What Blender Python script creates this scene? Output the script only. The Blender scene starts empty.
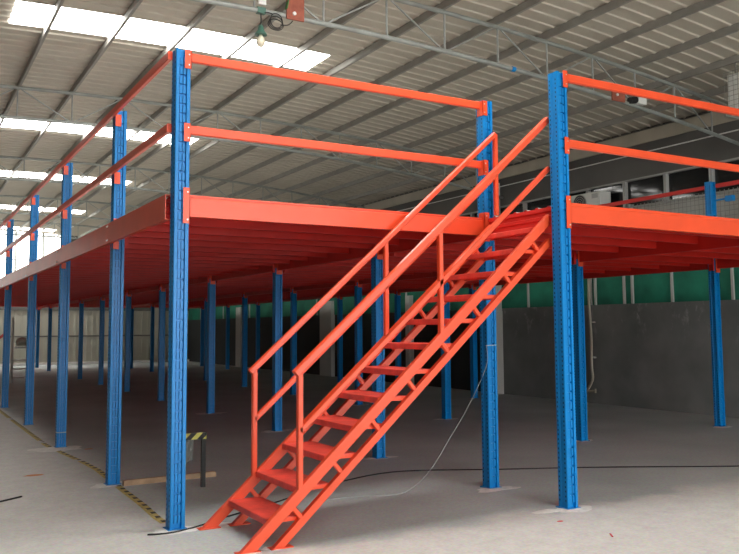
import bpy, bmesh, math, random
from mathutils import Vector, Matrix
random.seed(7)
S = bpy.context.scene
COL = S.collection
PI = math.pi

# ------------------------------------------------------------------ camera
cd = bpy.data.cameras.new('camera'); cam = bpy.data.objects.new('camera', cd); COL.objects.link(cam)
FWD = Vector((0.50039438, 0.86175552, 0.08356368)).normalized()
RGT = Vector((0.86502605, -0.50168804, -0.00624292)).normalized()
UPV = Vector((-0.03654303, -0.07540868, 0.99648288)).normalized()
CP = Vector((-1.90358764, -6.27795414, 1.52784623))
cam.matrix_world = Matrix(((RGT.x, UPV.x, -FWD.x, CP.x), (RGT.y, UPV.y, -FWD.y, CP.y), (RGT.z, UPV.z, -FWD.z, CP.z), (0, 0, 0, 1)))
cd.sensor_width = 36.0; cd.lens = 36 * 811.3077 / 739; cd.shift_y = -17.05 / 739; cd.clip_start = 0.05; cd.clip_end = 300
S.camera = cam

# ------------------------------------------------------------------ materials
def new_mat(name):
    m = bpy.data.materials.new(name); m.use_nodes = True
    return m, m.node_tree, m.node_tree.nodes['Principled BSDF']

def mat(name, col, rough=.5, metal=0., spec=.5, var=0., scale=6., bump=0., bscale=60.):
    m, nt, b = new_mat(name)
    b.inputs['Roughness'].default_value = rough; b.inputs['Metallic'].default_value = metal
    b.inputs['Specular IOR Level'].default_value = spec
    b.inputs['Base Color'].default_value = (*col, 1)
    tc = nt.nodes.new('ShaderNodeTexCoord')
    if var > 0:
        n = nt.nodes.new('ShaderNodeTexNoise'); n.inputs['Scale'].default_value = scale; n.inputs['Detail'].default_value = 6
        r = nt.nodes.new('ShaderNodeValToRGB')
        r.color_ramp.elements[0].position = .3; r.color_ramp.elements[1].position = .7
        r.color_ramp.elements[0].color = tuple(c * (1 - var) for c in col) + (1,)
        r.color_ramp.elements[1].color = tuple(min(1, c * (1 + var)) for c in col) + (1,)
        nt.links.new(tc.outputs['Object'], n.inputs['Vector']); nt.links.new(n.outputs['Fac'], r.inputs['Fac'])
        nt.links.new(r.outputs['Color'], b.inputs['Base Color'])
    if bump > 0:
        n2 = nt.nodes.new('ShaderNodeTexNoise'); n2.inputs['Scale'].default_value = bscale; n2.inputs['Detail'].default_value = 4
        bp = nt.nodes.new('ShaderNodeBump'); bp.inputs['Strength'].default_value = bump; bp.inputs['Distance'].default_value = .01
        nt.links.new(tc.outputs['Object'], n2.inputs['Vector']); nt.links.new(n2.outputs['Fac'], bp.inputs['Height'])
        nt.links.new(bp.outputs['Normal'], b.inputs['Normal'])
    return m

def emis(name, col, strength, rough=.6):
    m, nt, b = new_mat(name)
    b.inputs['Base Color'].default_value = (*col, 1); b.inputs['Roughness'].default_value = rough
    b.inputs['Emission Color'].default_value = (*col, 1); b.inputs['Emission Strength'].default_value = strength
    return m

M = {}
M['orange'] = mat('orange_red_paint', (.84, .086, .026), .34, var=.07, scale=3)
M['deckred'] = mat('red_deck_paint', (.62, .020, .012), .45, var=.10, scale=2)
M['decktop'] = mat('zinc_deck_top', (.50, .49, .46), .5, var=.08, scale=1)
M['tread'] = mat('scuffed_red_tread', (.72, .070, .048), .40, var=.25, scale=7, bump=.25, bscale=40)
M['blue'] = mat('blue_post_paint', (.0, .21, .57), .36, spec=.35, var=.06, scale=3)
M['hole'] = mat('punched_hole_dark', (.004, .012, .035), .8)
M['galv'] = mat('galvanised_tube', (.36, .38, .36), .5, metal=.35, var=.15, scale=5)
M['purlin'] = mat('grey_purlin', (.33, .32, .29), .6, metal=.2, var=.1, scale=3)
M['bolt'] = mat('zinc_bolt', (.8, .8, .78), .35, metal=.6)
M['skylight'] = emis('daylit_translucent_sheet', (1, .985, .95), 15.0)
M['backglow'] = emis('daylit_window_sheet', (1, .99, .93), 3.6)
M['cream'] = mat('cream_wall_sheet', (.44, .43, .36), .6, var=.08, scale=.7)
M['leftwall'] = mat('dark_side_wall', (.05, .045, .04), .8, var=.15, scale=1)
M['wallgrey'] = mat('grey_wall_panel', (.13, .125, .115), .75, var=.12, scale=1.2)
M['beamcream'] = mat('pale_eave_beam', (.44, .40, .32), .6, var=.1, scale=2)
M['wallpale'] = mat('pale_wall', (.55, .55, .51), .7, var=.06, scale=2)
M['green'] = mat('green_netting', (.012, .17, .105), .85, var=.35, scale=1.6)
M['glass'] = mat('dark_window_glass', (.012, .013, .014), .06)
M['mull'] = mat('window_mullion', (.45, .45, .43), .5)
M['acwhite'] = mat('ac_casing', (.72, .72, .68), .45)
M['black'] = mat('black_rubber', (.012, .012, .012), .6)
M['wood'] = mat('raw_board', (.42, .28, .17), .7, var=.25, scale=9)
M['bulb'] = mat('bulb_glass', (.85, .80, .62), .12)
M['sock'] = mat('green_lamp_socket', (.06, .16, .12), .4)
M['rust'] = mat('rust_red_board', (.36, .10, .06), .7, var=.2, scale=12)
M['leaf'] = mat('green_tape', (.06, .22, .05), .6)
M['white'] = mat('white_plastic', (.85, .85, .82), .4)
M['string'] = mat('pale_string', (.42, .46, .46), .6)
M['pipe'] = mat('beige_pipe', (.40, .36, .28), .5)
M['mortar'] = mat('white_mortar', (.74, .73, .69), .9, var=.12, scale=18, bump=.5, bscale=50)
M['redchip'] = mat('red_chip', (.6, .06, .07), .6)
M['chipor'] = mat('orange_powder', (.60, .25, .12), .9)
M['film'] = mat('clear_film', (.17, .18, .17), .25)

def stripe_mat(name, a, b_, axis, period, duty=.5, slant=0.):
    m, nt, b = new_mat(name); b.inputs['Roughness'].default_value = .6
    tc = nt.nodes.new('ShaderNodeTexCoord'); sp = nt.nodes.new('ShaderNodeSeparateXYZ')
    nt.links.new(tc.outputs['Object'], sp.inputs[0])
    v = sp.outputs[axis]
    if slant:
        mu = nt.nodes.new('ShaderNodeMath'); mu.operation = 'MULTIPLY_ADD'; mu.inputs[1].default_value = slant
        nt.links.new(sp.outputs['Z'], mu.inputs[0]); nt.links.new(v, mu.inputs[2]); v = mu.outputs[0]
    dv = nt.nodes.new('ShaderNodeMath'); dv.operation = 'DIVIDE'; dv.inputs[1].default_value = period
    nt.links.new(v, dv.inputs[0])
    fr = nt.nodes.new('ShaderNodeMath'); fr.operation = 'FRACT'; nt.links.new(dv.outputs[0], fr.inputs[0])
    gt = nt.nodes.new('ShaderNodeMath'); gt.operation = 'GREATER_THAN'; gt.inputs[1].default_value = duty
    nt.links.new(fr.outputs[0], gt.inputs[0])
    mx = nt.nodes.new('ShaderNodeMix'); mx.data_type = 'RGBA'
    mx.inputs[6].default_value = (*a, 1); mx.inputs[7].default_value = (*b_, 1)
    nt.links.new(gt.outputs[0], mx.inputs[0]); nt.links.new(mx.outputs[2], b.inputs['Base Color'])
    return m
M['hazard'] = stripe_mat('hazard_stripes', (.62, .60, .14), (.015, .015, .015), 'X', .12, .5, slant=-1.0)

def floor_mat():
    m, nt, b = new_mat('trowelled_concrete')
    L = nt.links.new; N = nt.nodes.new
    tc = N('ShaderNodeTexCoord')
    def noise(sc, det=6, rough=.55):
        n = N('ShaderNodeTexNoise'); n.inputs['Scale'].default_value = sc; n.inputs['Detail'].default_value = det
        n.inputs['Roughness'].default_value = rough; L(tc.outputs['Object'], n.inputs['Vector']); return n
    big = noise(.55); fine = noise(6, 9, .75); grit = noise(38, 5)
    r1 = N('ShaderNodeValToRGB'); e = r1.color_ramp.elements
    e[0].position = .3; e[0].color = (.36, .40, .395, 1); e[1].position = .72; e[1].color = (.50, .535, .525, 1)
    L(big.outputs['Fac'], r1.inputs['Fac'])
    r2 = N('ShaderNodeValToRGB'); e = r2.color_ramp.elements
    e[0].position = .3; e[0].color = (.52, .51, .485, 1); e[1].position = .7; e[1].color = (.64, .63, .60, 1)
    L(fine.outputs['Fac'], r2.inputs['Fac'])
    # paler floor tone in front of a ragged edge
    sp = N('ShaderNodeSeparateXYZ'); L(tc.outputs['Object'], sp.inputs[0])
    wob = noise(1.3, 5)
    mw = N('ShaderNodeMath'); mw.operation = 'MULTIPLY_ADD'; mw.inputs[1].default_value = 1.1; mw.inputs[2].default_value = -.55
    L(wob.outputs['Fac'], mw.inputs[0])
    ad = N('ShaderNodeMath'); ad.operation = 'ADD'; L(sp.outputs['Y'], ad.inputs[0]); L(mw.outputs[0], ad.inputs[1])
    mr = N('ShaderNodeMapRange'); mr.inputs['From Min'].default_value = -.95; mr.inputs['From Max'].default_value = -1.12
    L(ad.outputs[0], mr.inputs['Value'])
    # left of the deck the paler tone runs on beside the posts
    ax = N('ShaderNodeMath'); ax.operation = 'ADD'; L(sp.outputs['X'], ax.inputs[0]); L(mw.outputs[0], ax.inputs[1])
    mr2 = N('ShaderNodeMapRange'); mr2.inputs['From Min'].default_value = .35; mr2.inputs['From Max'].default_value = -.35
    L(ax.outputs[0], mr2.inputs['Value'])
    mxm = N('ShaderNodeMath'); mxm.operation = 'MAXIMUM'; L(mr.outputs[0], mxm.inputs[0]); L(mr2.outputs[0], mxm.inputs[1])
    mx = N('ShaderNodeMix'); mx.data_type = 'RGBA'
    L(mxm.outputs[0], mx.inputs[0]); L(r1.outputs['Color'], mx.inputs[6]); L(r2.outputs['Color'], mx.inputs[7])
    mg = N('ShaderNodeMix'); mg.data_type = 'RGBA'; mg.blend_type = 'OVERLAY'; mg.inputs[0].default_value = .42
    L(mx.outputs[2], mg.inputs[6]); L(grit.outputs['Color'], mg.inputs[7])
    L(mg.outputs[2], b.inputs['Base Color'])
    b.inputs['Roughness'].default_value = .72; b.inputs['Specular IOR Level'].default_value = .35
    bp = N('ShaderNodeBump'); bp.inputs['Strength'].default_value = .18; bp.inputs['Distance'].default_value = .02
    L(fine.outputs['Fac'], bp.inputs['Height']); L(bp.outputs['Normal'], b.inputs['Normal'])
    return m
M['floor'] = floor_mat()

def conc_wall():
    m, nt, b = new_mat('grey_rendered_wall')
    L = nt.links.new; N = nt.nodes.new
    tc = N('ShaderNodeTexCoord')
    n = N('ShaderNodeTexNoise'); n.inputs['Scale'].default_value = 1.4; n.inputs['Detail'].default_value = 7; L(tc.outputs['Object'], n.inputs['Vector'])
    r = N('ShaderNodeValToRGB'); e = r.color_ramp.elements
    e[0].position = .3; e[0].color = (.17, .18, .175, 1); e[1].position = .75; e[1].color = (.27, .275, .265, 1)
    L(n.outputs['Fac'], r.inputs['Fac'])
    # salt stains in a band under the netting
    sp = N('ShaderNodeSeparateXYZ'); L(tc.outputs['Object'], sp.inputs[0])
    mp = N('ShaderNodeMapping'); mp.inputs['Scale'].default_value = (1, 2.2, 1.1); L(tc.outputs['Object'], mp.inputs['Vector'])
    n2 = N('ShaderNodeTexNoise'); n2.inputs['Scale'].default_value = 2.6; n2.inputs['Detail'].default_value = 8; n2.inputs['Roughness'].default_value = .7
    L(mp.outputs[0], n2.inputs['Vector'])
    r2 = N('ShaderNodeValToRGB'); e = r2.color_ramp.elements; e[0].position = .55; e[0].color = (0, 0, 0, 1); e[1].position = .66; e[1].color = (1, 1, 1, 1)
    L(n2.outputs['Fac'], r2.inputs['Fac'])
    band = N('ShaderNodeMapRange'); band.inputs['From Min'].default_value = 1.15; band.inputs['From Max'].default_value = 1.7; L(sp.outputs['Z'], band.inputs['Value'])
    mu = N('ShaderNodeMath'); mu.operation = 'MULTIPLY'; L(r2.outputs['Color'], mu.inputs[0]); L(band.outputs[0], mu.inputs[1])
    m2 = N('ShaderNodeMath'); m2.operation = 'MULTIPLY'; m2.inputs[1].default_value = .55; L(mu.outputs[0], m2.inputs[0])
    mx = N('ShaderNodeMix'); mx.data_type = 'RGBA'; mx.inputs[7].default_value = (.5, .5, .48, 1)
    L(m2.outputs[0], mx.inputs[0]); L(r.outputs['Color'], mx.inputs[6]); L(mx.outputs[2], b.inputs['Base Color'])
    b.inputs['Roughness'].default_value = .85
    return m
M['conc'] = conc_wall()
M['darkwall'] = mat('dark_sheeting', (.035, .036, .036), .8, var=.2, scale=1)
M['roof'] = mat('ribbed_roof_sheet', (.58, .535, .455), .55, var=.10, scale=.5)
M['fan'] = mat('fan_grille_dark', (.03, .03, .03), .6)
M['tapebase'] = mat('worn_yellow_tape', (.50, .40, .13), .7, var=.3, scale=20)
M['tapeblack'] = mat('black_tape_dash', (.04, .038, .035), .7)

# ------------------------------------------------------------------ mesh helpers
class MB:
    def __init__(s): s.v = []; s.f = []; s.m = []
    def add(s, vs, fs, mi=0):
        o = len(s.v); s.v += [tuple(v) for v in vs]; s.f += [[i + o for i in f] for f in fs]; s.m += [mi] * len(fs)
    def box(s, x0, x1, y0, y1, z0, z1, mi=0):
        s.add([(x0, y0, z0), (x1, y0, z0), (x1, y1, z0), (x0, y1, z0), (x0, y0, z1), (x1, y0, z1), (x1, y1, z1), (x0, y1, z1)],
              [(0, 3, 2, 1), (4, 5, 6, 7), (0, 1, 5, 4), (1, 2, 6, 5), (2, 3, 7, 6), (3, 0, 4, 7)], mi)
    def ext(s, poly, p0, p1, up=(0, 0, 1), mi=0):
        """extrude a 2D polygon (side, up) along p0->p1"""
        p0 = Vector(p0); p1 = Vector(p1); d = (p1 - p0).normalized(); up = Vector(up)
        sd = d.cross(up).normalized(); u = sd.cross(d).normalized(); n = len(poly)
        vs = [p0 + sd * a + u * b for a, b in poly] + [p1 + sd * a + u * b for a, b in poly]
        fs = [tuple(range(n))[::-1], tuple(range(n, 2 * n))] + [(i, (i + 1) % n, n + (i + 1) % n, n + i) for i in range(n)]
        s.add(vs, fs, mi)
    def bar(s, p0, p1, w, h, up=(0, 0, 1), mi=0, c=None):
        s.ext(rr(w, h, c if c is not None else min(w, h) * .14), p0, p1, up, mi)
    def rod(s, p0, p1, r, n=10, mi=0):
        d = Vector(p1) - Vector(p0); up = (0, 0, 1) if abs(d.normalized().z) < .95 else (1, 0, 0)
        s.ext([(r * math.cos(2 * PI * i / n), r * math.sin(2 * PI * i / n)) for i in range(n)], p0, p1, up, mi)
    def tube(s, pts, r, n=8, mi=0):
        pts = [Vector(p) for p in pts]; rings = []
        for i, p in enumerate(pts):
            t = (pts[min(i + 1, len(pts) - 1)] - pts[max(i - 1, 0)]).normalized()
            a = t.cross(Vector((0, 0, 1)) if abs(t.z) < .9 else Vector((1, 0, 0))).normalized(); b = t.cross(a)
            rings.append([p + a * r * math.cos(2 * PI * k / n) + b * r * math.sin(2 * PI * k / n) for k in range(n)])
        vs = [v for rg in rings for v in rg]; fs = []
        for i in range(len(pts) - 1):
            for k in range(n):
                fs.append((i * n + k, i * n + (k + 1) % n, (i + 1) * n + (k + 1) % n, (i + 1) * n + k))
        fs += [tuple(range(n)), tuple(range((len(pts) - 1) * n, len(pts) * n))[::-1]]
        s.add(vs, fs, mi)
    def lathe(s, prof, c, n=20, mi=0):
        vs = [(c[0] + r * math.cos(2 * PI * k / n), c[1] + r * math.sin(2 * PI * k / n), c[2] + z) for r, z in prof for k in range(n)]
        fs = [(i * n + k, i * n + (k + 1) % n, (i + 1) * n + (k + 1) % n, (i + 1) * n + k) for i in range(len(prof) - 1) for k in range(n)]
        s.add(vs, fs, mi)
    def disc(s, c, r, axis, t, n=12, mi=0):
        c = Vector(c); a = Vector(axis); s.rod(c, c + a * t, r, n, mi)
    def build(s, name, mats, parent=None, loc=(0, 0, 0), smooth=False):
        me = bpy.data.meshes.new(name); me.from_pydata(s.v, [], s.f)
        for m in (mats if isinstance(mats, (list, tuple)) else [mats]): me.materials.append(m)
        me.polygons.foreach_set('material_index', s.m)
        me.update()
        bm = bmesh.new(); bm.from_mesh(me); bmesh.ops.recalc_face_normals(bm, faces=bm.faces); bm.to_mesh(me); bm.free()
        if smooth: me.polygons.foreach_set('use_smooth', [True] * len(me.polygons))
        o = bpy.data.objects.new(name, me); COL.objects.link(o); o.location = loc
        if parent: o.parent = parent
        return o

def rr(w, h, c):
    w /= 2; h /= 2
    return [(-w + c, -h), (w - c, -h), (w, -h + c), (w, h - c), (w - c, h), (-w + c, h), (-w, h - c), (-w, -h + c)]

def tag(o, label=None, cat=None, group=None, kind=None):
    if label: o['label'] = label
    if cat: o['category'] = cat
    if group: o['group'] = group
    if kind: o['kind'] = kind
    return o
def empty(name, loc=(0, 0, 0)):
    o = bpy.data.objects.new(name, None); COL.objects.link(o); o.location = loc; o.empty_display_size = .1
    return o
def dup(root, loc, label, group=None):
    r = root.copy(); COL.objects.link(r); r.location = loc; r['label'] = label
    if group: r['group'] = group
    for ch in list(root.children):
        c = ch.copy(); COL.objects.link(c); c.parent = r
        for g in ch.children:
            d = g.copy(); COL.objects.link(d); d.parent = c
    return r

# ------------------------------------------------------------------ the hall shell
XL, XR, YF, YB = -6.2, 10.2, -13.5, 32.0
def ztop(x): return 5.69 - .0087 * (x - 2) ** 2        # top chord of the arched trusses
def zroof(x): return ztop(x) + .165

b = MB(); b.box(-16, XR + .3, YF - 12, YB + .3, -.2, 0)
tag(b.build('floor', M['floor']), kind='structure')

# ribbed arched roof with openings for the skylight strips
strips = [(-7.5, -6.5), (-1.25, -.25), (4.8, 5.7), (11.25, 12.15), (17.3, 18.25), (24.0, 24.95), (30.3, 31.25)]
SX0, SX1 = -.72, 3.84
def rib_rows(y0, y1):
    ys = []
    n = max(1, round((y1 - y0) / .25)); p = (y1 - y0) / n
    for i in range(n):
        a = y0 + i * p
        ys += [(a, 0), (a + p * .76, 0), (a + p * .80, -.022), (a + p * .92, -.022), (a + p * .97, 0)]
    ys.append((y1, 0)); return ys
def roof_patch(mb, x0, x1, y0, y1):
    nx = max(2, int((x1 - x0) / .8)); rows = rib_rows(y0, y1)
    vs = [(x0 + (x1 - x0) * i / nx, y, zroof(x0 + (x1 - x0) * i / nx) + h) for y, h in rows for i in range(nx + 1)]
    fs = [(j * (nx + 1) + i, j * (nx + 1) + i + 1, (j + 1) * (nx + 1) + i + 1, (j + 1) * (nx + 1) + i) for j in range(len(rows) - 1) for i in range(nx)]
    mb.add(vs, fs)
mb = MB(); y = YF
for s0, s1 in strips:
    roof_patch(mb, XL - .3, XR + .3, y, s0)
    roof_patch(mb, XL - .3, SX0, s0, s1); roof_patch(mb, SX1, XR + .3, s0, s1); y = s1
roof_patch(mb, XL - .3, XR + .3, y, YB + .2)
tag(mb.build('ceiling', M['roof']), kind='structure')
names = ['behind the camera, farthest from the posts', 'directly above the front corner posts', 'nearest in view, above the tall corner post', 'second in view, beyond the first truss',
         'third in view from the camera', 'fourth in view, small and far', 'farthest in view, close to the back wall']
for i, (s0, s1) in enumerate(strips):
    mb = MB(); n = 8
    vs = []
    for k in range(n + 1):
        x = SX0 + (SX1 - SX0) * k / n
        for yy in (s0, s1): vs += [(x, yy, zroof(x) - .012), (x, yy, zroof(x) + .012)]
    fs = []
    for k in range(n):
        a = 4 * k; c = 4 * (k + 1)
        fs += [(a, c, c + 2, a + 2), (a + 1, a + 3, c + 3, c + 1), (a, a + 1, c + 1, c), (a + 2, c + 2, c + 3, a + 3)]
    fs += [(0, 2, 3, 1), (4 * n, 4 * n + 1, 4 * n + 3, 4 * n + 2)]
    mb.add(vs, fs)
    tag(mb.build('skylight', M['skylight']), 'glowing white translucent skylight strip in the roof, ' + names[i], 'skylight', 'roof skylight strips')

# purlins (run in depth), C-shaped
k0 = 3.23
purl = [k0 + .88 * k for k in range(-10, 9)]
cpoly = [(-.020, -.052), (.020, -.052), (.020, -.042), (-.014, -.042), (-.014, .042), (.020, .042), (.020, .052), (-.020, .052)]
for i, x in enumerate(purl):
    if x > XR - .1: continue
    mb = MB(); zz = ztop(x) + .095
    mb.ext(cpoly, (0, YF, 0), (0, YB, 0))
    p = 'counted from the right wall' 
    o = mb.build('roof_purlin', M['purlin'], loc=(x + .05, 0, zz))
    n = len([q for q in purl if q > x and q <= XR - .1]) + 1
    ordw = ['first', 'second', 'third', 'fourth', 'fifth', 'sixth', 'seventh', 'eighth', 'ninth', 'tenth', 'eleventh', 'twelfth', 'thirteenth', 'fourteenth', 'fifteenth', 'sixteenth', 'seventeenth', 'eighteenth', 'nineteenth']
    tag(o, 'dark grey roof purlin running into the depth, %s from the right wall' % ordw[n - 1], 'purlin', 'roof purlins')

# trusses
def truss(Y, label, loc_lamp=False):
    r = empty('roof_truss', (0, Y, 0))
    tag(r, label, 'truss', 'roof trusses')
    xs = [XL + .05 + (XR - XL - .1) * i / 28 for i in range(29)]
    a = MB(); a.tube([(x, 0, ztop(x) - .03) for x in xs], .03, 10); a.build('top_chord', M['galv'], r, smooth=True)
    a = MB(); a.tube([(x, 0, ztop(x) - .55 - .004 * max(0, x - 4) ** 1.3) for x in xs], .03, 10); a.build('bottom_chord', M['galv'], r, smooth=True)
    zb = lambda x: ztop(x) - .55 - .004 * max(0, x - 4) ** 1.3
    ps = [x for x in purl if XL + .2 < x < XR - .2]
    for i, x in enumerate(ps):
        a = MB(); a.rod((x, 0, zb(x)), (x, 0, ztop(x) - .03), .014, 8); a.build('upright', M['galv'], r)
    for i, x in enumerate(ps):
        k = round((x - k0) / .88)
        if k % 2 == 0:
            for s in (-1, 1):
                x2 = x + s * .83
                if x2 < XL + .1 or x2 > XR - .1: continue
                a = MB(); a.bar((x + s * .05, 0, ztop(x) - .05), (x2, 0, zb(x2) + .02), .02, .02); a.build('diagonal', M['galv'], r)
    return r
truss(2.1, 'galvanised tube roof truss nearest in view, with the bulb lamp hung from it', True)
truss(8.3, 'galvanised tube roof truss second in view, seen between the two guard rails')
truss(14.5, 'galvanised tube roof truss third in view, further down the hall')
truss(20.7, 'galvanised tube roof truss fourth in view, far down the hall')
truss(26.9, 'galvanised tube roof truss farthest down the hall, near the back windows')
truss(-4.1, 'galvanised tube roof truss overhead beside the camera')

# right wall: rendered base, netting band, pale band, glazing, dark upper wall, eave beam
b = MB(); b.box(XR, XR + .25, YF, 8.5, 0, 1.93); b.box(XR - .012, XR + .2, YF, 8.5, 1.90, 1.96)
b2 = MB(); b2.box(XR, XR + .25, 8.5, YB, 0, 1.96)
tag(b2.build('wall_right', M['darkwall']), kind='structure')
for yy, ww in ((25.0, .5), (17.2, .8), (12.3, .2)):
    b2 = MB(); b2.box(XR - .14, XR - .002, yy - ww / 2, yy + ww / 2, 0, 2.4)
    tag(b2.build('trim_6', M['wallpale']), kind='structure')
tag(b.build('wall_right', M['conc']), kind='structure')
b = MB(); b.box(XR + .04, XR + .25, YF, YB, 1.96, 3.80)
tag(b.build('wall_right', M['wallpale']), kind='structure')
b = MB(); b.box(XR, XR + .25, YF, YB, 4.33, 5.35)
tag(b.build('wall_right', M['wallgrey']), kind='structure')
b = MB(); b.box(XR - .22, XR + .25, YF, YB, 4.98, 5.16); b.box(XR-.22, XR-.19, YF, YB, 4.93, 4.98)
tag(b.build('trim_1', M['beamcream']), kind='structure')
b = MB(); b.rod((XR - .03, YF, 4.80), (XR - .03, YB, 4.80), .012)
tag(b.build('trim_2', M['white']), kind='structure')
b = MB(); b.box(XR + .05, XR + .07, YF, YB, 3.80, 4.33)
w = tag(b.build('window_1', M['glass']), kind='structure')
for i in range(-6, 30):
    yy = 2.75 + .97 * i
    b = MB(); b.box(XR - .03, XR + .05, yy - .03, yy + .03, 3.80, 4.33); b.build('mullion', M['mull'], w)
b = MB(); b.box(XR - .03, XR + .06, YF, YB, 3.78, 3.81); b.box(XR - .03, XR + .06, YF, YB, 4.31, 4.34); b.build('window_frame', M['mull'], w)
# green netting
net = empty('green_netting', (XR, 0, 1.96))
tag(net, 'dark green shade netting stretched along the right wall above the grey render', 'netting')
b = MB(); n = 240
vs = []; fs = []
for i in range(n + 1):
    yy = YF + .5 + (YB - .6 - YF) * i / n
    for z, q in ((0, 0), (.5, .012), (1.04, 0)): vs.append((-.015 + q * math.sin(i * .9) , yy, z + .0))
for i in range(n):
    for j in range(2): fs.append((i * 3 + j, i * 3 + 3 + j, i * 3 + 4 + j, i * 3 + 1 + j))
b.add(vs, fs); sheet = b.build('net_sheet', M['green'], net)
sm = sheet.modifiers.new('thick', 'SOLIDIFY'); sm.thickness = .004
for yy in [-3, -2, -.9, .2, 1.3, 2.4, 3.63, 4.55, 4.75, 5.5, 5.62, 7.5, 8.5, 10.5, 12.5, 15, 18, 21, 24, 27, 30]:
    b = MB(); b.box(-.06, -.02, yy - .022, yy + .022, 0, 1.04); b.build('net_batten', M['mull'], net)

# left, back and added front
b = MB(); b.box(XL - .2, XL, YF, YB, 0, 5.15)
tag(b.build('wall_left', M['leftwall']), kind='structure')
b = MB()
x = XL
while x < XR:
    b.box(x, min(x + .25, XR), YB, YB + .08, .10, 2.45); b.box(x + .19, min(x + .25, XR), YB - .03, YB, .10, 2.45); x += .25
tag(b.build('wall_back', M['cream']), kind='structure')
b = MB(); b.box(XL, XR, YB - .06, YB + .1, 1.22, 1.28); b.box(XL, XR, YB - .08, YB + .1, 2.40, 2.60)
tag(b.build('trim_3', M['wallgrey']), kind='structure')
b = MB(); b.box(XL, XR, YB - .25, YB + .1, 0, .10)
tag(b.build('baseboard_back', M['white']), kind='structure')
b = MB(); b.box(4.7, XR, YB - .01, YB + .1, 2.60, 5.9)
tag(b.build('wall_back', M['wallgrey']), kind='structure')
b = MB(); b.box(XL, -3.2, YB, YB + .1, 2.60, 5.9)
tag(b.build('wall_back', M['wallgrey']), kind='structure')
b = MB(); b.box(-3.2, 4.7, YB + .03, YB + .05, 2.60, 5.9)
w = tag(b.build('window_2', M['backglow']), kind='structure')
for i in range(8):
    xx = -3.2 + 7.9 * i / 7
    b = MB(); b.box(xx - .04, xx + .04, YB - .04, YB + .03, 2.60, 5.9); b.build('mullion', M['galv'], w)
for zz in (3.6, 4.6):
    b = MB(); b.box(-3.2, 4.7, YB - .03, YB + .03, zz - .03, zz + .03); b.build('glazing_bar', M['galv'], w)
for xx in (6.8, 8.6):
    b = MB(); b.box(xx - .14, xx + .14, YB - .35, YB - .06, 0, 5.4)
    tag(b.build('trim_4', M['cream']), kind='structure')
b = MB(); b.box(XR - .4, XR - .001, 8.45, 8.6, 0, 4.9)
tag(b.build('trim_5', M['wallpale']), kind='structure')

b = MB(); b.box(XL, -1.0, YF - .2, YF, 0, 5.3); b.box(-1.0, XR, YF - .2, YF, 4.7, 5.3); b.box(9.2, XR, YF - .2, YF, 0, 4.7)  # added out of view, doorway narrowed to keep light off the left beams
tag(b.build('wall_front_added', M['wallgrey']), kind='structure')

# ------------------------------------------------------------------ rack posts
def post_mesh(h):
    m = MB()
    half = [(-.060, -.052), (-.055, -.058), (-.031, -.058), (-.025, -.032), (.025, -.032), (.031, -.058), (.055, -.058), (.060, -.052)]
    side = [(.060, -.016), (.056, -.012), (.056, .012), (.060, .016)]
    poly = half + side + [(-a, -b_) for a, b_ in half] + [(-a, -b_) for a, b_ in side]
    n = len(poly)
    m.add([(a, b_, .008) for a, b_ in poly] + [(a, b_, h) for a, b_ in poly],
          [tuple(range(n))[::-1], tuple(range(n, 2 * n))] + [(i, (i + 1) % n, n + (i + 1) % n, n + i) for i in range(n)], 0)
    z = .05
    while z < h - .05:
        for sy in (-1, 1):
            for sx in (-1, 1):
                x0, x1 = sorted((sx * .003, sx * .0245)); y0, y1 = sorted((sy * .050, sy * .032))
                m.box(x0, x1, y0, y1, z, z + .060, 0)
        for sx in (-1, 1):
            for yy in (-.036, .036):
                x0, x1 = sorted((sx * .060, sx * .0606))
                m.box(x0, x1, yy - .005, yy + .005, z + .010, z + .026, 1)
                m.box(x0, x1, yy - .005, yy + .005, z + .046, z + .062, 1)
        z += .078
    return m
def make_post(h, label, loc, group):
    r = empty('rack_post', loc); tag(r, label, 'post', group)
    post_mesh(h).build('upright', [M['blue'], M['hole']], r)
    b = MB(); b.box(-.075, .075, -.075, .075, 0, .008); b.build('base_plate', M['blue'], r)
    return r
ZD, ZM, ZT = 2.595, 3.16, 3.755
G1 = 'blue perforated posts of the mezzanine'
tall = make_post(3.765, 'tall blue perforated post at the front left corner, nearest the camera', (0, 0, 0), G1)
for y, l in [(2.10, 'second tall blue perforated post from the corner in the left row'),
             (5.08, 'third tall blue perforated post from the corner in the left row'),
             (8.08, 'fourth tall blue perforated post of the left row, second from the picture edge'),
             (11.49, 'farthest tall blue post of the left row, at the picture edge')]:
    dup(tall, (0, y, 0), l)
dup(tall, (3.072, 0, 0), 'tall blue post behind the stair top, where the front left beam ends')
dup(tall, (3.072, -1.04, 0), 'tall blue post right of the stair top, standing forward of the others')
dup(tall, (9.0, 1.89, 0), 'tall blue post at the right by the grey wall, rising above the deck')
b = None
short = None
rowsL = [2.10, 5.08, 8.08, 11.3, 14.3, 17.3, 20.3, 23.3, 26.3, 29.3]
rowsR = [1.88, 5.0, 8.0, 11.1, 14.2, 17.3, 20.3, 23.3, 26.3, 29.3]
word = ['first', 'second', 'third', 'fourth', 'fifth', 'sixth', 'seventh', 'eighth', 'ninth', 'tenth']
SHORTS = []
for x, rows, nm in ((3.072, rowsL, 'line behind the stair top'), (6.12, rowsR, 'middle line of the right bays'), (9.0, rowsR[1:], 'line along the grey right wall')):
    for i, y in enumerate(rows):
        lab = 'blue post under the red deck, %s from front, %s' % (word[i], nm)
        if short is None: short = make_post(2.44, lab, (x, y, 0), G1)
        else: dup(short, (x, y, 0), lab)
        SHORTS.append((x, y))
for i, y in enumerate(rowsL[4:8]):
    pass

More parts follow.
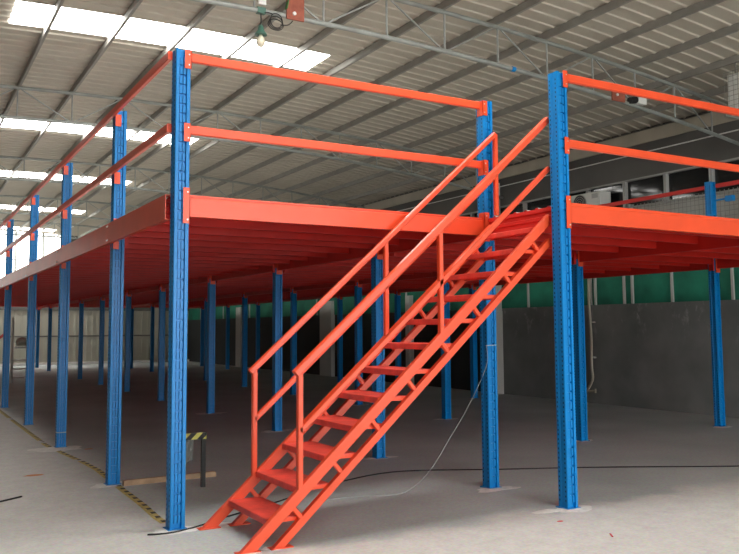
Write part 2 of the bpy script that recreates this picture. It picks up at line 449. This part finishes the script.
# ------------------------------------------------------------------ beams
def beam_x(name, x0, x1, y, zt, h, d, label, group, mtl, conn=True, front=True, plate=.29):
    """beam along x with its hooked end plates; origin at left end"""
    L_ = x1 - x0
    m = MB()
    if h > .12: poly = [(-d / 2, -h), (d / 2, -h), (d / 2, -.03), (d / 2 - .008, -.022), (d / 2 - .008, 0), (-d / 2 + .004, 0), (-d / 2, -.004)]
    else: poly = [(a, b_ - h / 2) for a, b_ in rr(d, h, .006)]
    m.ext(poly, (.055, 0, 0), (L_ - .055, 0, 0))
    o = m.build(name, mtl, loc=(x0, y, zt)); tag(o, label, 'beam' if h > .12 else 'rail', group)
    if conn:
        for k, sx in ((0, 1), (L_, -1)):
            c = MB(); a0, a1 = sorted((k + sx * .010, k + sx * .066)); e0, e1 = sorted((k + sx * .061, k + sx * .066))
            tp, bt = (.050, -plate + .055) if h > .12 else (.004, -plate + .005)
            c.box(a0, a1, -.064, -.0585, bt, tp); c.box(e0, e1, -.064, .03, bt, tp)
            for zz in (tp - .035, bt + .03): c.disc((k + sx * .045, -.064, zz), .006, (0, -1, 0), .004, 8, 1)
            c.build('end_connector', [M['orange'], M['bolt']], o)
    return o
def beam_y(name, y0, y1, x, zt, h, d, label, group, mtl, conn=True, plate=.29, side=-1):
    L_ = y1 - y0
    m = MB()
    if h > .12: poly = [(-d / 2, -h), (d / 2, -h), (d / 2, -.03), (d / 2 - .006, -.022), (d / 2 - .006, 0), (-d / 2, 0)]
    else: poly = [(a, b_ - h / 2) for a, b_ in rr(d, h, .006)]
    if 'on the left side' in label and h > .12: poly = [(-.022, -h), (.022, -h), (.022, -h + .006), (-.016, -h + .006), (-.016, -.006), (.022, -.006), (.022, 0), (-.022, 0)]
    if 'top step' in label: poly = [(-.025, -.165), (.025, -.165), (.025, -.012), (-.035, -.012), (-.035, -.045), (-.02, -.05), (-.02, -.085), (-.035, -.09), (-.035, -.118), (-.025, -.122)]
    m.ext(poly, (0, 0.045 if (y0 == 0 and conn) else .002, 0), (0, L_ - .002, 0))
    o = m.build(name, mtl, loc=(x, y0, zt)); tag(o, label, 'beam' if h > .12 else 'rail', group)
    if conn:
        for k, s in ((0, 1), (L_, -1)):
            c = MB(); a0, a1 = sorted((k + s * .004, k + s * .045))
            px = -side * (d / 2)
            if not (abs(y0) < .01 and k == 0): c.box(min(px, px - side * .004), max(px, px - side * .004), a0, a1, -plate + .045, .03)
            f0, f1 = sorted((px, px - side * .058))
            
            if k > 0: c.box(f0, f1, k - .068, k - .060, -plate + .03, -h + .02)
            if k > 0 and h > .12: c.box(f0, f1, k - .068, k - .060, -.01, .05)
            for zz in ((-.03, -h + .03) if h > .12 and not (y0 == 0 and k == 0) else ()):
                c.disc((side * d / 2, k + s * .025, zz), .010, (side, 0, 0), .006, 8, 1)
            if c.v: c.build('end_connector', [M['orange'], M['bolt']], o)
    return o
O = M['orange']; R_ = M['deckred']
# front beams
beam_x('deck_beam', 0, 3.072, 0, ZD, .175, .05, 'bright orange-red deck edge beam from the corner post to behind the stair top', 'front deck beams', O)
beam_x('deck_beam', 3.072, 6.12, -1.04, ZD + .02, .178, .05, 'bright orange-red deck edge beam running right from the forward post', 'front deck beams', O)
beam_x('guard_rail', 0, 3.072, 0, ZT, .072, .04, 'upper orange guard rail across the front left bay', 'front guard rails', O, plate=.15)
beam_x('guard_rail', 0, 3.072, 0, ZM, .072, .04, 'lower orange guard rail across the front left bay', 'front guard rails', O, plate=.15)
beam_x('guard_rail', 3.072, 6.12, -1.04, ZT + .02, .072, .04, 'upper orange guard rail right of the forward post', 'front guard rails', O, plate=.15)
beam_x('guard_rail', 3.072, 6.12, -1.04, ZM + .02, .072, .04, 'lower orange guard rail right of the forward post', 'front guard rails', O, plate=.15)
# the forward row goes on to the right
dup(tall, (6.12, -1.04, 0), 'tall blue post of the forward row just outside the right picture edge')
# left side: deck beam and rails bolted to the outer faces
ysl = [0, 2.10, 5.08, 8.08, 11.49, 14.5]
bay = ['nearest', 'second', 'third', 'fourth', 'farthest']
for i in range(5):
    y0, y1 = ysl[i], ysl[i + 1]
    beam_y('deck_beam', y0, y1, -.080, ZD, .20, .045, 'dark red deck edge beam on the left side, %s bay' % bay[i], 'left side deck beams', O)
    beam_y('guard_rail', y0, y1, -.078, ZT + .01, .070, .04, 'upper red guard rail along the left side, %s bay' % bay[i], 'left side guard rails', O, plate=.20)
    beam_y('guard_rail', y0, y1, -.078, ZM + .01, .070, .04, 'lower red guard rail along the left side, %s bay' % bay[i], 'left side guard rails', O, plate=.20)
# stair-top edge beam
beam_y('deck_beam', -.97, -.07, 3.072, ZD, .165, .05, 'short red deck edge beam behind the top step between two posts', 'main deck beams', R_, conn=False)
# right side rail
for i, (y0, y1) in enumerate([(-1.04, 1.85), (1.85, 4.93), (4.93, 8.0)]):
    beam_y('guard_rail', y0 + .07, y1 - .07, 9.0, 3.72, .065, .04, 'dull red guard rail along the right edge of the deck, %s bay' % bay[i], 'right side guard rails', R_, conn=False)
# main beams under the deck, in depth and across
def conn4(o, L_):
    for k in (0, L_):
        c = MB(); s = 1 if k == 0 else -1
        a0, a1 = sorted((k + s * .062, k + s * .068)); c.box(-.045, .045, a0, a1, -.26, 0)
        c.build('end_connector', R_, o)
first = {}
for x, rows, nm in ((3.072, [0] + rowsL, 'behind the stair top'), (6.12, [-1.04] + rowsR, 'in the middle of the right bays'), (9.0, [-1.04] + rowsR, 'along the right edge')):
    for i in range(len(rows) - 1):
        y0, y1 = rows[i] + .066, rows[i + 1] - .066
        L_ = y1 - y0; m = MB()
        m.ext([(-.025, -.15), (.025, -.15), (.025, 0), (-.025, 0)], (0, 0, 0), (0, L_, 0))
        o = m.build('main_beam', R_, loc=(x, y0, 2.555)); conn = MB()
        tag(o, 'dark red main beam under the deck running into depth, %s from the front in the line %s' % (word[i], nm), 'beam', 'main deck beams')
        for k in (0, L_):
            c = MB(); a0, a1 = (0, .008) if k == 0 else (L_ - .008, L_); c.box(-.045, .045, a0, a1, -.21, 0)
            c.build('end_connector', O, o)
for j, (xa, xb, rws, nm) in enumerate(((0.0, 3.072, rowsL, 'left'), (3.072, 6.12, rowsR, 'middle'), (6.12, 9.0, rowsR, 'right'))):
    for i, y in enumerate(rws):
        yb = y
        m = MB(); L_ = xb - xa - .14
        m.ext([(-.022, -.10), (.022, -.10), (.022, 0), (-.022, 0)], (0, 0, 0), (L_, 0, 0))
        yy = y if j != 1 else rowsR[i]
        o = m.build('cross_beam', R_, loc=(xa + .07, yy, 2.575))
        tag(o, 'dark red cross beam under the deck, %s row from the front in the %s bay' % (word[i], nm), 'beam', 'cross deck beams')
        for k in (0, L_):
            c = MB(); a0, a1 = (-.008, 0) if k == 0 else (L_, L_ + .008); c.box(a0, a1, -.045, .045, -.20, .0)
            c.box(*( (-.008,.03) if k == 0 else (L_-.03, L_+.008)), -.052, -.045, -.20, .0)
            c.build('end_connector', R_, o)
# joists
def joist(L_):
    m = MB(); m.ext([(-.022, -.10), (.022, -.10), (.022, 0), (-.022, 0)], (0, 0, 0), (L_, 0, 0)); return m
nj = 0
for j, (xa, xb, ys0, nm) in enumerate(((0, 3.072, .38, 'left'), (3.072, 6.12, -.68, 'middle'), (6.12, 9.0, -.68, 'right'))):
    first = None; y = ys0; rws = [0] + rowsL if j == 0 else [-1.04] + rowsR
    while y < 29.2:
        if min(abs(y - r) for r in rws) > .2:
            lab = 'thin red floor joist under the deck across the %s bays' % nm
            if first is None:
                first = joist(xb - xa - .06).build('floor_joist', R_, loc=(xa + .03, y, 2.575))
                tag(first, lab, 'joist', 'floor joists of the %s bays' % nm)
            else:
                o = first.copy(); COL.objects.link(o); o.location = (xa + .03, y, 2.575)
            nj += 1
        y += .60
# deck sheets (ribbed underside)
def deck(x0, x1, y0, y1, label):
    m = MB(); y = 0; L_ = y1 - y0; vs = []; fs = []
    rows = []
    n = max(1, int(L_ / .15))
    for i in range(n):
        a = i * L_ / n; rows += [(a, 0), (a + .10, 0), (a + .112, .014), (a + L_ / n - .012, .014)]
    rows.append((L_, 0))
    for (a, h) in rows: vs += [(0, a, h), (x1 - x0, a, h), (0, a, h + .004), (x1 - x0, a, h + .004)]
    for i in range(len(rows) - 1):
        p = 4 * i; q = p + 4
        fs += [(p, p + 1, q + 1, q), (p + 2, q + 2, q + 3, p + 3), (p, q, q + 2, p + 2), (p + 1, p + 3, q + 3, q + 1)]
    fs += [(0, 2, 3, 1), (len(vs) - 4, len(vs) - 3, len(vs) - 1, len(vs) - 2)]
    m.add(vs, fs); m.m = [1 if (j % 4 == 1 and j < 4 * (len(rows) - 1)) else 0 for j in range(len(m.f))]
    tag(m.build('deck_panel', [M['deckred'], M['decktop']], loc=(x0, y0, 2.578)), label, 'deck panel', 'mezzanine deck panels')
deck(-.055, 3.04, -.02, 29.3, 'long red steel deck floor over the left bays')
deck(3.045, 6.2, -1.04, 29.3, 'long red steel deck floor over the middle bays beside the stair top')
deck(6.205, 9.03, -1.04, 29.3, 'long red steel deck floor over the right bays')

# ------------------------------------------------------------------ staircase
SL = .880; yF, yN = -.12, -.92
st = empty('staircase', (.15, -.53, 0))
tag(st, 'steep orange-red open steel staircase with handrails rising to the deck', 'staircase')
def P(x, y, z): return (x - .15, y + .53, z)
dirv = Vector((1, 0, SL)).normalized(); nrm = Vector((-SL, 0, 1)).normalized()
zu = lambda x: SL * (x - .162)          # top edge of the upper tube
for y, nm in ((yF, 'far'), (yN, 'near')):
    hu, hl = .078, .054
    g = MB()
    co = hu / 2 / nrm.z
    # upper tube cut level with the floor
    def tube_cut(m, z_off, h, x_end, w=.045):
        # parallelogram bar: bottom cut horizontally
        t = h / nrm.z
        x_a = .162 - z_off / SL
        pts = [(x_a, 0), (x_a + t / SL, 0), (x_end, SL * (x_end - .162) + z_off - t), (x_end, SL * (x_end - .162) + z_off)]
        vs = [P(a, y - w / 2, b_) for a, b_ in pts] + [P(a, y + w / 2, b_) for a, b_ in pts]
        m.add(vs, [(0, 1, 2, 3), (7, 6, 5, 4), (0, 4, 5, 1), (1, 5, 6, 2), (2, 6, 7, 3), (3, 7, 4, 0)])
    tube_cut(g, 0, hu, 3.025)
    s = g.build('stringer', O, st)
    s2 = MB(); tube_cut(s2, -.215, hl, 3.025); s2.build('lower_tube', O, s)
    bv = s.modifiers.new('soft', 'BEVEL'); bv.width = .005; bv.segments = 2
    for k in range(0, 9):
        x = .162 + .40 + .325 * k
        zt = zu(x) - .085
        if x > 2.95: continue
        q = MB(); q.bar(P(x, y, zt), P(x + .085, y, zt - .10), .034, .034, up=(0, 1, 0)); q.build('strut', O, s)
    for x, z in ((.162, 0), (.162 + .215 / SL, 0)):
        q = MB(); q.box(*(a for a in (P(x - .02, 0, 0)[0], P(x + .15, 0, 0)[0])), P(0, y - .04, 0)[1], P(0, y + .04, 0)[1], 0, .006); q.build('foot_plate', O, s)
for k in range(1, 13):
    z = .2 * k; x0 = .162 + z / SL - .015
    m = MB(); ya, yb = yN + .024 + .53, yF - .024 + .53
    xa = x0 - .15; dpt = .27 if x0 + .27 < 3.02 else 3.02 - x0
    poly = [(xa, z - .042), (xa + .006, z - .048), (xa + .012, z - .042), (xa + .012, z - .006), (xa + dpt - .01, z - .006), (xa + dpt - .01, z - .04), (xa + dpt, z - .04), (xa + dpt, z), (xa + .004, z), (xa, z - .004)]
    n = len(poly)
    m.add([(a, ya, b_) for a, b_ in poly] + [(a, yb, b_) for a, b_ in poly], [tuple(range(n)), tuple(range(n, 2 * n))[::-1]] + [(i, (i + 1) % n, n + (i + 1) % n, n + i) for i in range(n)])
    t = m.build('tread', M['tread'], st)
    for yy in (ya + .012, yb - .012):
        c = MB(); c.box(xa + .012, xa + dpt - .012, yy - .010, yy + .010, z - .034, z - .007); c.build('tread_bracket', O, t)
for y, nm in ((yF, 'far'), (yN, 'near')):
    xe = 3.10 if nm == 'far' else 3.05
    off = .83; offm = .42 if nm == 'far' else .39; hw = .048 if nm == 'far' else .056
    g = MB(); xs = .596 if nm == 'far' else .62
    zt = lambda x: zu(x) + off
    g.ext(rr(hw, hw, .008), P(xs - .035, y, zt(xs - .035)), P(xe, y, zt(xe)))
    hr = g.build('handrail', O, st)
    q = MB(); q.ext(rr(.042, .042, .006), P(xs, y, zu(xs) + offm), P(xe, y, zu(xe) + offm)); q.build('mid_rail', O, hr)
    for x in ((.596, 1.84, 3.105) if nm == 'far' else (.62, 1.867)):
        q = MB(); zb = zu(x) - (.02 if x < 3 else 0); zb = 2.612 if x > 3 else zb
        q.ext(rr(.042, .042, .006), P(x, y, zb), P(x, y, zt(x) - .005), up=(1, 0, 0)); q.build('baluster', O, hr)

# ------------------------------------------------------------------ small things
# floor tape beside the left posts
pts = [(.0, .15), (-.01, .37), (.02, 1.0), (.03, 1.74), (.06, 3.0), (.03, 3.6), (-.06, 4.6), (-.12, 5.3), (-.13, 7.5), (-.14, 9.68), (-.14, 12.5)]
def lerp_x(y):
    for (xa, ya), (xb, yb) in zip(pts, pts[1:]):
        if ya <= y <= yb: return xa + (xb - xa) * (y - ya) / (yb - ya)
    return pts[-1][0]
tp = MB(); 
def ribbon(m, y0, y1, w0, w1, z, mi=0, n=8):
    vs = []; 
    for i in range(n + 1):
        yy = y0 + (y1 - y0) * i / n; xx = lerp_x(yy); vs += [(xx + w0, yy, z), (xx + w1, yy, z)]
    m.add(vs, [(2 * i, 2 * i + 1, 2 * i + 3, 2 * i + 2) for i in range(n)], mi)
for a, c in ((.22, 1.95), (2.3, 3.75), (3.9, 5.6), (5.9, 9.0), (9.3, 12.4)): ribbon(tp, a, c, -.05, .02, .0015)
y = .25
while y < 12.3:
    ribbon(tp, y, y + .07, -.022, .02, .0025, 1, 1); y += .17
tag(tp.build('floor_tape', [M['tapebase'], M['tapeblack']]), 'worn yellow and black hazard tape along the floor beside the left posts', 'floor tape')
# mortar residue
def blob(m, cx, cy, rx, ry, seed, h=.006):
    rd = random.Random(seed); n = 26; vs = [(cx, cy, h)]
    f = [rd.uniform(.55, 1.15) for _ in range(n)]
    f = [(f[i - 1] + f[i] * 2 + f[(i + 1) % n]) / 4 for i in range(n)]
    for s, hh in ((.6, h * .9), (1, .0005)):
        for i in range(n): a = 2 * PI * i / n; vs.append((cx + rx * s * f[i] * math.cos(a), cy + ry * s * f[i] * math.sin(a), hh))
    fs = [(0, 1 + i, 1 + (i + 1) % n) for i in range(n)] + [(1 + i, 1 + n + i, 1 + n + (i + 1) % n, 1 + (i + 1) % n) for i in range(n)]
    m.add(vs, fs)
mo = MB()
for i, (x, y, rx, ry) in enumerate([(0, -.04, .20, .13), (.30, -.07, .22, .10), (0, 2.08, .24, .16), (-.05, 4.95, .40, .28), (3.072, -.08, .30, .12), (3.072, -1.12, .22, .12), (2.85, -1.05, .20, .07),
                                     (9.0, 1.85, .24, .14), (6.12, 1.88, .22, .12), (6.12, 5.0, .3, .14), (3.072, 2.10, .24, .12), (3.072, 5.08, .3, .16), (3.072, 8.08, .35, .2), (.42, -.90, .10, .07), (6.12, 8, .3, .2), (.22, -.95, .12, .06)]):
    blob(mo, x, y, rx, ry, i)
tag(mo.build('mortar_residue', M['mortar']), 'crumbly white mortar left on the floor around the post feet', 'mortar', kind='stuff')
# black cable along the floor
def spline(ps, n=8):
    ps = [Vector(p) for p in ps]; out = []
    for i in range(len(ps) - 1):
        p0, p1, p2, p3 = ps[max(i - 1, 0)], ps[i], ps[i + 1], ps[min(i + 2, len(ps) - 1)]
        for k in range(n):
            t = k / n; out.append(.5 * ((2 * p1) + (-p0 + p2) * t + (2 * p0 - 5 * p1 + 4 * p2 - p3) * t * t + (-p0 + 3 * p1 - 3 * p2 + p3) * t ** 3))
    return out + [ps[-1]]
c = MB(); c.tube(spline([(-.24, -.10, .008), (-.06, -.135, .008), (.20, -.03, .009), (.427, .12, .008), (1.0, .42, .008), (1.9, .95, .008), (2.774, 1.158, .008), (3.76, .689, .008), (4.765, .209, .008), (6.1, -.546, .008), (7.6, -1.25, .008)]), .0065)
tag(c.build('floor_cable', M['black'], smooth=True), 'thin black cable running across the floor behind the staircase', 'cable')
c = MB(); c.tube(spline([(-2.6, .9, .008), (-1.6, 1.4, .008), (-1.08, 1.745, .008), (-.86, 1.90, .008)]), .008)
tag(c.build('floor_cable', M['black'], smooth=True), 'short black cable end on the pale floor at the left picture edge', 'cable')
# pale string tied to the post behind the stair top
c = MB(); c.tube(spline([(3.00, -.062, 1.354), (2.98, -.075, 1.15), (2.80, -.02, .78), (2.60, .02, .48), (2.42, .06, .22), (2.25, .12, .06), (2.1, .18, .005), (1.75, .28, .005), (1.45, .31, .005)]), .0025, 6)
c.tube([(2.995, -.056, 1.352), (3.125, -.056, 1.356)], .004, 6)
tag(c.build('string', M['string'], smooth=True), 'pale string tied round the post behind the stair and trailing to the floor', 'string')
c = MB(); c.tube([(-.063, 4.985, .20), (.063, 4.985, .20)], .006, 6); c.tube([(-.066, 4.985, .20), (-.066, 5.09, .20)], .006, 6)
tag(c.build('string', M['string']), 'white cord round the foot of the third post of the left row', 'string')
# litter
def chip(x, y, r, m_, label):
    c = MB(); blob(c, x, y, r, r * .45, int(x * 100), .006); tag(c.build('litter_scrap', m_), label, 'litter')
chip(2.67, -1.368, .035, M['redchip'], 'small dark red scrap on the floor in front of the forward post')
c = MB(); c.bar((2.65, -1.93, .005), (2.70, -1.86, .005), .012, .006); tag(c.build('litter_scrap', M['redchip']), 'thin red splinter on the pale floor at the lower right', 'litter')
chip(-.60, 3.05, .13, M['chipor'], 'faded orange smear on the floor left of the posts')
chip(.28, 4.7, .08, M['chipor'], 'small orange scrap beside the third post of the left row')
# barrier by the corner post
br = empty('barrier_stand', (.725, 1.48, 0)); tag(br, 'knee-high black stand with a yellow and black striped board behind the corner post', 'barrier')
c = MB(); c.box(-.33, .02, -.012, .0, .462, .525); c.build('striped_board', M['hazard'], br)
for xx in (-.31, -.002):
    c = MB(); c.box(xx - .02, xx + .02, 0, .035, 0, .52); c.build('leg', M['black'], br)
c = MB(); c.box(-.55, -.01, .0, .03, .30 - .02, .30); 
c = MB()
vs = []
for i in range(7):
    for j in range(5): vs.append((-.22 + .018 * i, -.014 - .012 * math.sin(i * 1.3 + j), .455 - .05 * j - .01 * math.sin(i)))
c.add(vs, [(i * 5 + j, i * 5 + j + 1, i * 5 + 6 + j, i * 5 + 5 + j) for i in range(6) for j in range(4)])
o = c.build('plastic_film', M['film'], br); sm = o.modifiers.new('t', 'SOLIDIFY'); sm.thickness = .002
c = MB(); c.box(0, .95, 0, .06, 0, .048); c.box(.02, .93, .012, .05, .048, .052)
o = tag(c.build('timber_board', M['wood'], loc=(.07, 1.93, 0)), 'raw wooden board lying on its edge between the two nearest left posts', 'board'); o.rotation_euler.z = .03
# pipe and tap on right wall
c = empty('wall_pipe', (10.1, 5.6, 0)); tag(c, 'beige plastic water pipe down the grey right wall with a tap at its foot', 'pipe')
q = MB(); q.tube(spline([(0, 0, 2.6), (0, .02, 2.0), (0, -.01, 1.3), (0, 0, .75), (0, -.02, .50), (-.01, .08, .32), (-.02, .14, .24)]), .028, 10); q.build('pipe_run', M['pipe'], c, smooth=True)
q = MB(); q.rod((-.02, .14, .24), (-.02, -.10, .26), .022); q.rod((-.03, .16, .28), (-.03, .16, .14), .03); q.rod((-.02, -.10, .30), (-.02, -.10, .22), .02); q.build('tap', M['pipe'], c)
for zz in (1.6, .9):
    q = MB(); q.box(.02, .099, -.04, .04, zz, zz + .03); q.build('pipe_clip', M['mull'], c)
# AC condenser above the deck on the right wall
ac = empty('air_conditioner', (9.98, 5.28, 3.78)); tag(ac, 'white outdoor air conditioner on a bracket above the deck right of the stair', 'air conditioner')
q = MB(); q.box(-.15, .15, -.30, .50, .02, .39); o = q.build('casing', M['acwhite'], ac); bv = o.modifiers.new('b', 'BEVEL'); bv.width = .015; bv.segments = 2
q = MB(); q.disc((-.15, .24, .205), .165, (-1, 0, 0), .012, 24); g = q.build('fan_grille', M['fan'], ac)
for r in (.04, .085, .125, .165):
    q = MB(); q.tube([(-.168, .24 + r * math.cos(2 * PI * k / 24), .205 + r * math.sin(2 * PI * k / 24)) for k in range(25)], .004, 5); q.build('grille_ring', M['mull'], g)
for yy in (-.2, .4):
    q = MB(); q.box(-.15, .21, yy - .02, yy + .02, -.02, .02); q.box(.18, .22, yy - .02, yy + .02, -.2, .02); q.build('bracket', M['galv'], ac)
q = MB(); q.box(-.153, -.15, -.24, -.08, .26, .35); q.build('service_panel', M['mull'], ac)
# caged white box high on the right
cg = empty('caged_unit', (8.74, .84, 4.62)); tag(cg, 'white box unit behind square wire mesh high under the roof at the right edge', 'ventilation unit')
q = MB(); q.box(-.08, .17, -.42, .42, .03, .62); q.build('casing', M['white'], cg)
q = MB()
for i in range(13): yy = -.45 + .075 * i; q.rod((-.12, yy, 0), (-.12, yy, .66), .0035, 5)
for i in range(10): zz = .073 * i; q.rod((-.12, -.45, zz), (-.12, .45, zz), .0035, 5)
q.build('wire_cage', M['purlin'], cg)
for yy in (-.45, .45):
    q = MB(); q.box(-.13, .18, yy - .015, yy + .015, 0, .03); q.build('bracket', M['purlin'], cg)
for hx, hy in ((-.05, .3), (.12, .3), (-.05, -.3), (.12, -.3)):
    q = MB(); q.rod((hx, hy, .6), (hx, hy, zroof(8.8) - 4.62), .008, 6); q.build('hanger', M['purlin'], cg)
# wire mesh along the pale band above the deck
wm = empty('wire_mesh_fence', (10.10, 0, 2.95)); tag(wm, 'fine wire mesh fence in front of the pale wall band above the right deck edge', 'wire mesh')
q = MB(); y = -3.0
while y < 4.5:
    q.box(-.003, .003, y - .004, y + .004, .08, .88); y += .085
for i in range(1, 11): q.box(-.005, .005, -3.0, 4.5, .085 * i - .004, .085 * i + .004)
q.build('mesh_sheet', M['purlin'], wm)
for yy in (-3, -.5, 2.0, 4.5):
    q = MB(); q.box(-.02, .098, yy - .02, yy + .02, .07, .90); q.build('fence_post', M['galv'], wm)
# blue clamp lamp on the right post
bl = empty('clamp_lamp', (9.03, 1.89, 3.47)); tag(bl, 'small blue arm with a blue box head sticking out of the right deck post', 'bracket')
q = MB(); q.rod((0, -.056, 0), (.03, -.24, .01), .014); q.build('arm', M['blue'], bl)
q = MB(); q.box(-.01, .07, -.36, -.24, -.04, .045); q.build('head', M['blue'], bl)
# lamp on nearest truss
def zbot(x): return ztop(x) - .55 - .004 * max(0, x - 4) ** 1.3
lx = 1.55
lp = empty('bulb_lamp', (lx, 2.1, zbot(lx))); tag(lp, 'bare bulb in a green socket hanging from the nearest roof truss', 'lamp')
q = MB(); q.tube([(0, 0, -.03), (.004, 0, -.12), (0, 0, -.19)], .008, 8); q.build('flex', M['black'], lp)
q = MB(); q.lathe([(0, -.16), (.022, -.17), (.034, -.20), (.042, -.235), (.070, -.27), (.072, -.285), (.034, -.285), (0, -.284)], (0, 0, 0)); q.build('socket', M['sock'], lp, smooth=True)
q = MB(); q.lathe([(.020, -.28), (.026, -.30), (.046, -.335), (.052, -.365), (.044, -.40), (.022, -.422), (0, -.428)], (0, 0, 0)); q.build('bulb', M['bulb'], lp, smooth=True)
q = MB(); q.box(-.045, .045, -.05, -.03, .06, .12); q.box(-.05, .05, -.03, .03, -.035, .035, 1); q.build('hook_block', [M['white'], M['sock']], lp)
q = MB()
for k in range(3):
    q.tube([(.17 + (.075 + .01 * k) * math.cos(2 * PI * i / 20), -.05 + .01 * k, -.10 - .02 * k + (.085 - .01 * k) * math.sin(2 * PI * i / 20)) for i in range(21)], .006, 6)
q.tube(spline([(0, 0, -.03), (.06, -.04, -.02), (.12, -.05, -.03)]), .006, 6); q.tube(spline([(.22, -.05, -.14), (.32, -.04, -.12), (.38, -.04, -.06)]), .006, 6)
q.build('cable_coil', M['black'], lp)
def clutter(x, label, gl=True, sx=.11):
    r = empty('junction_board', (x, 2.1, zbot(x))); tag(r, label, 'board')
    q = MB(); q.box(-sx, sx, -.055, -.032, -.05, .24); q.build('board', M['rust'], r)
    q = MB(); q.rod((-.02, -.055, .02), (-.02, -.075, .02), .022, 12); q.build('socket_outlet', M['white'], r)
    if gl:
        q = MB(); q.bar((-.12, -.06, .06), (-.07, -.06, .34), .07, .012); q.build('green_tape', M['leaf'], r)
clutter(1.96, 'rusty red wiring board with green tape tied to the nearest truss beside the bulb lamp')
r = empty('junction_board', (7.25, 2.1, zbot(7.25))); tag(r, 'small rusty wiring board on the nearest truss, seen under the right upper guard rail', 'board')
q = MB(); q.box(-.16, .10, -.055, -.032, -.03, .12); q.build('board', M['rust'], r)
q = MB(); q.rod((-.07, -.055, .06), (-.07, -.075, .06), .02, 12); q.build('socket_outlet', M['white'], r)
r = empty('bulb_lamp', (7.56, 2.1, zbot(7.56) + .03)); tag(r, 'white lamp with black holder on the nearest truss, right of the small wiring board', 'lamp')
q = MB(); q.rod((-.10, -.04, .02), (.03, -.05, .04), .05, 12); q.build('holder', M['black'], r)
q = MB(); q.box(.03, .20, -.10, -.02, -.02, .12); q.lathe([(.01, .12), (.03, .14), (.03, .18), (0, .19)], (.12, -.06, 0), 10); q.build('lamp_head', M['white'], r)
# blue tape on truss
q = MB(); x = 5.25; q.rod((x - .03, 2.1, zbot(x - .03)), (x + .03, 2.1, zbot(x + .03)), .036, 10)
tag(q.build('tape_wrap', M['blue']), 'blue tape wrapped round the bottom tube of the nearest truss', 'tape')
# white ladder rack far left beyond the posts
lr = empty('ladder_rack', (1.25, 19.4, 0)); tag(lr, 'pale narrow ladder rack far back between the left posts', 'rack')
for xx in (-.28, .22):
    q = MB(); q.box(xx, xx + .07, -.04, .04, 0, 1.9); q.build('stile', M['wallpale'], lr)
for zz in (.12, .38, .64, 1.0):
    q = MB(); q.box(-.21, .22, -.03, .03, zz, zz + .05); q.build('rung', M['white'], lr)
q = MB(); q.lathe([(0, 0), (.14, .02), (.17, .12), (.12, .22), (0, .26)], (.0, 0, 1.06), 12); q.build('bundle', M['cream'], lr)
# distant red handrail at the left edge
rl = MB(); rl.bar((-.8, 15.6, .45), (.42, 15.6, 1.46), .05, .06); rl.bar((-.78, 15.6, 0), (-.78, 15.6, .47), .05, .05, up=(1, 0, 0)); rl.bar((.40, 15.6, 0), (.40, 15.6, 1.46), .03, .03, up=(1, 0, 0))
tag(rl.build('stair_handrail', M['deckred']), 'dark red sloping handrail far back at the left picture edge', 'handrail')

# ------------------------------------------------------------------ light
wd = bpy.data.worlds.new('overcast_sky'); S.world = wd; wd.use_nodes = True
bg = wd.node_tree.nodes['Background']; bg.inputs[0].default_value = (1.0, .995, .98, 1); bg.inputs[1].default_value = 7.6

S.view_settings.view_transform = 'Standard'; S.view_settings.look = 'None'
S.view_settings.exposure = 0.0; S.view_settings.gamma = 1.0; S.view_settings.use_curve_mapping = False
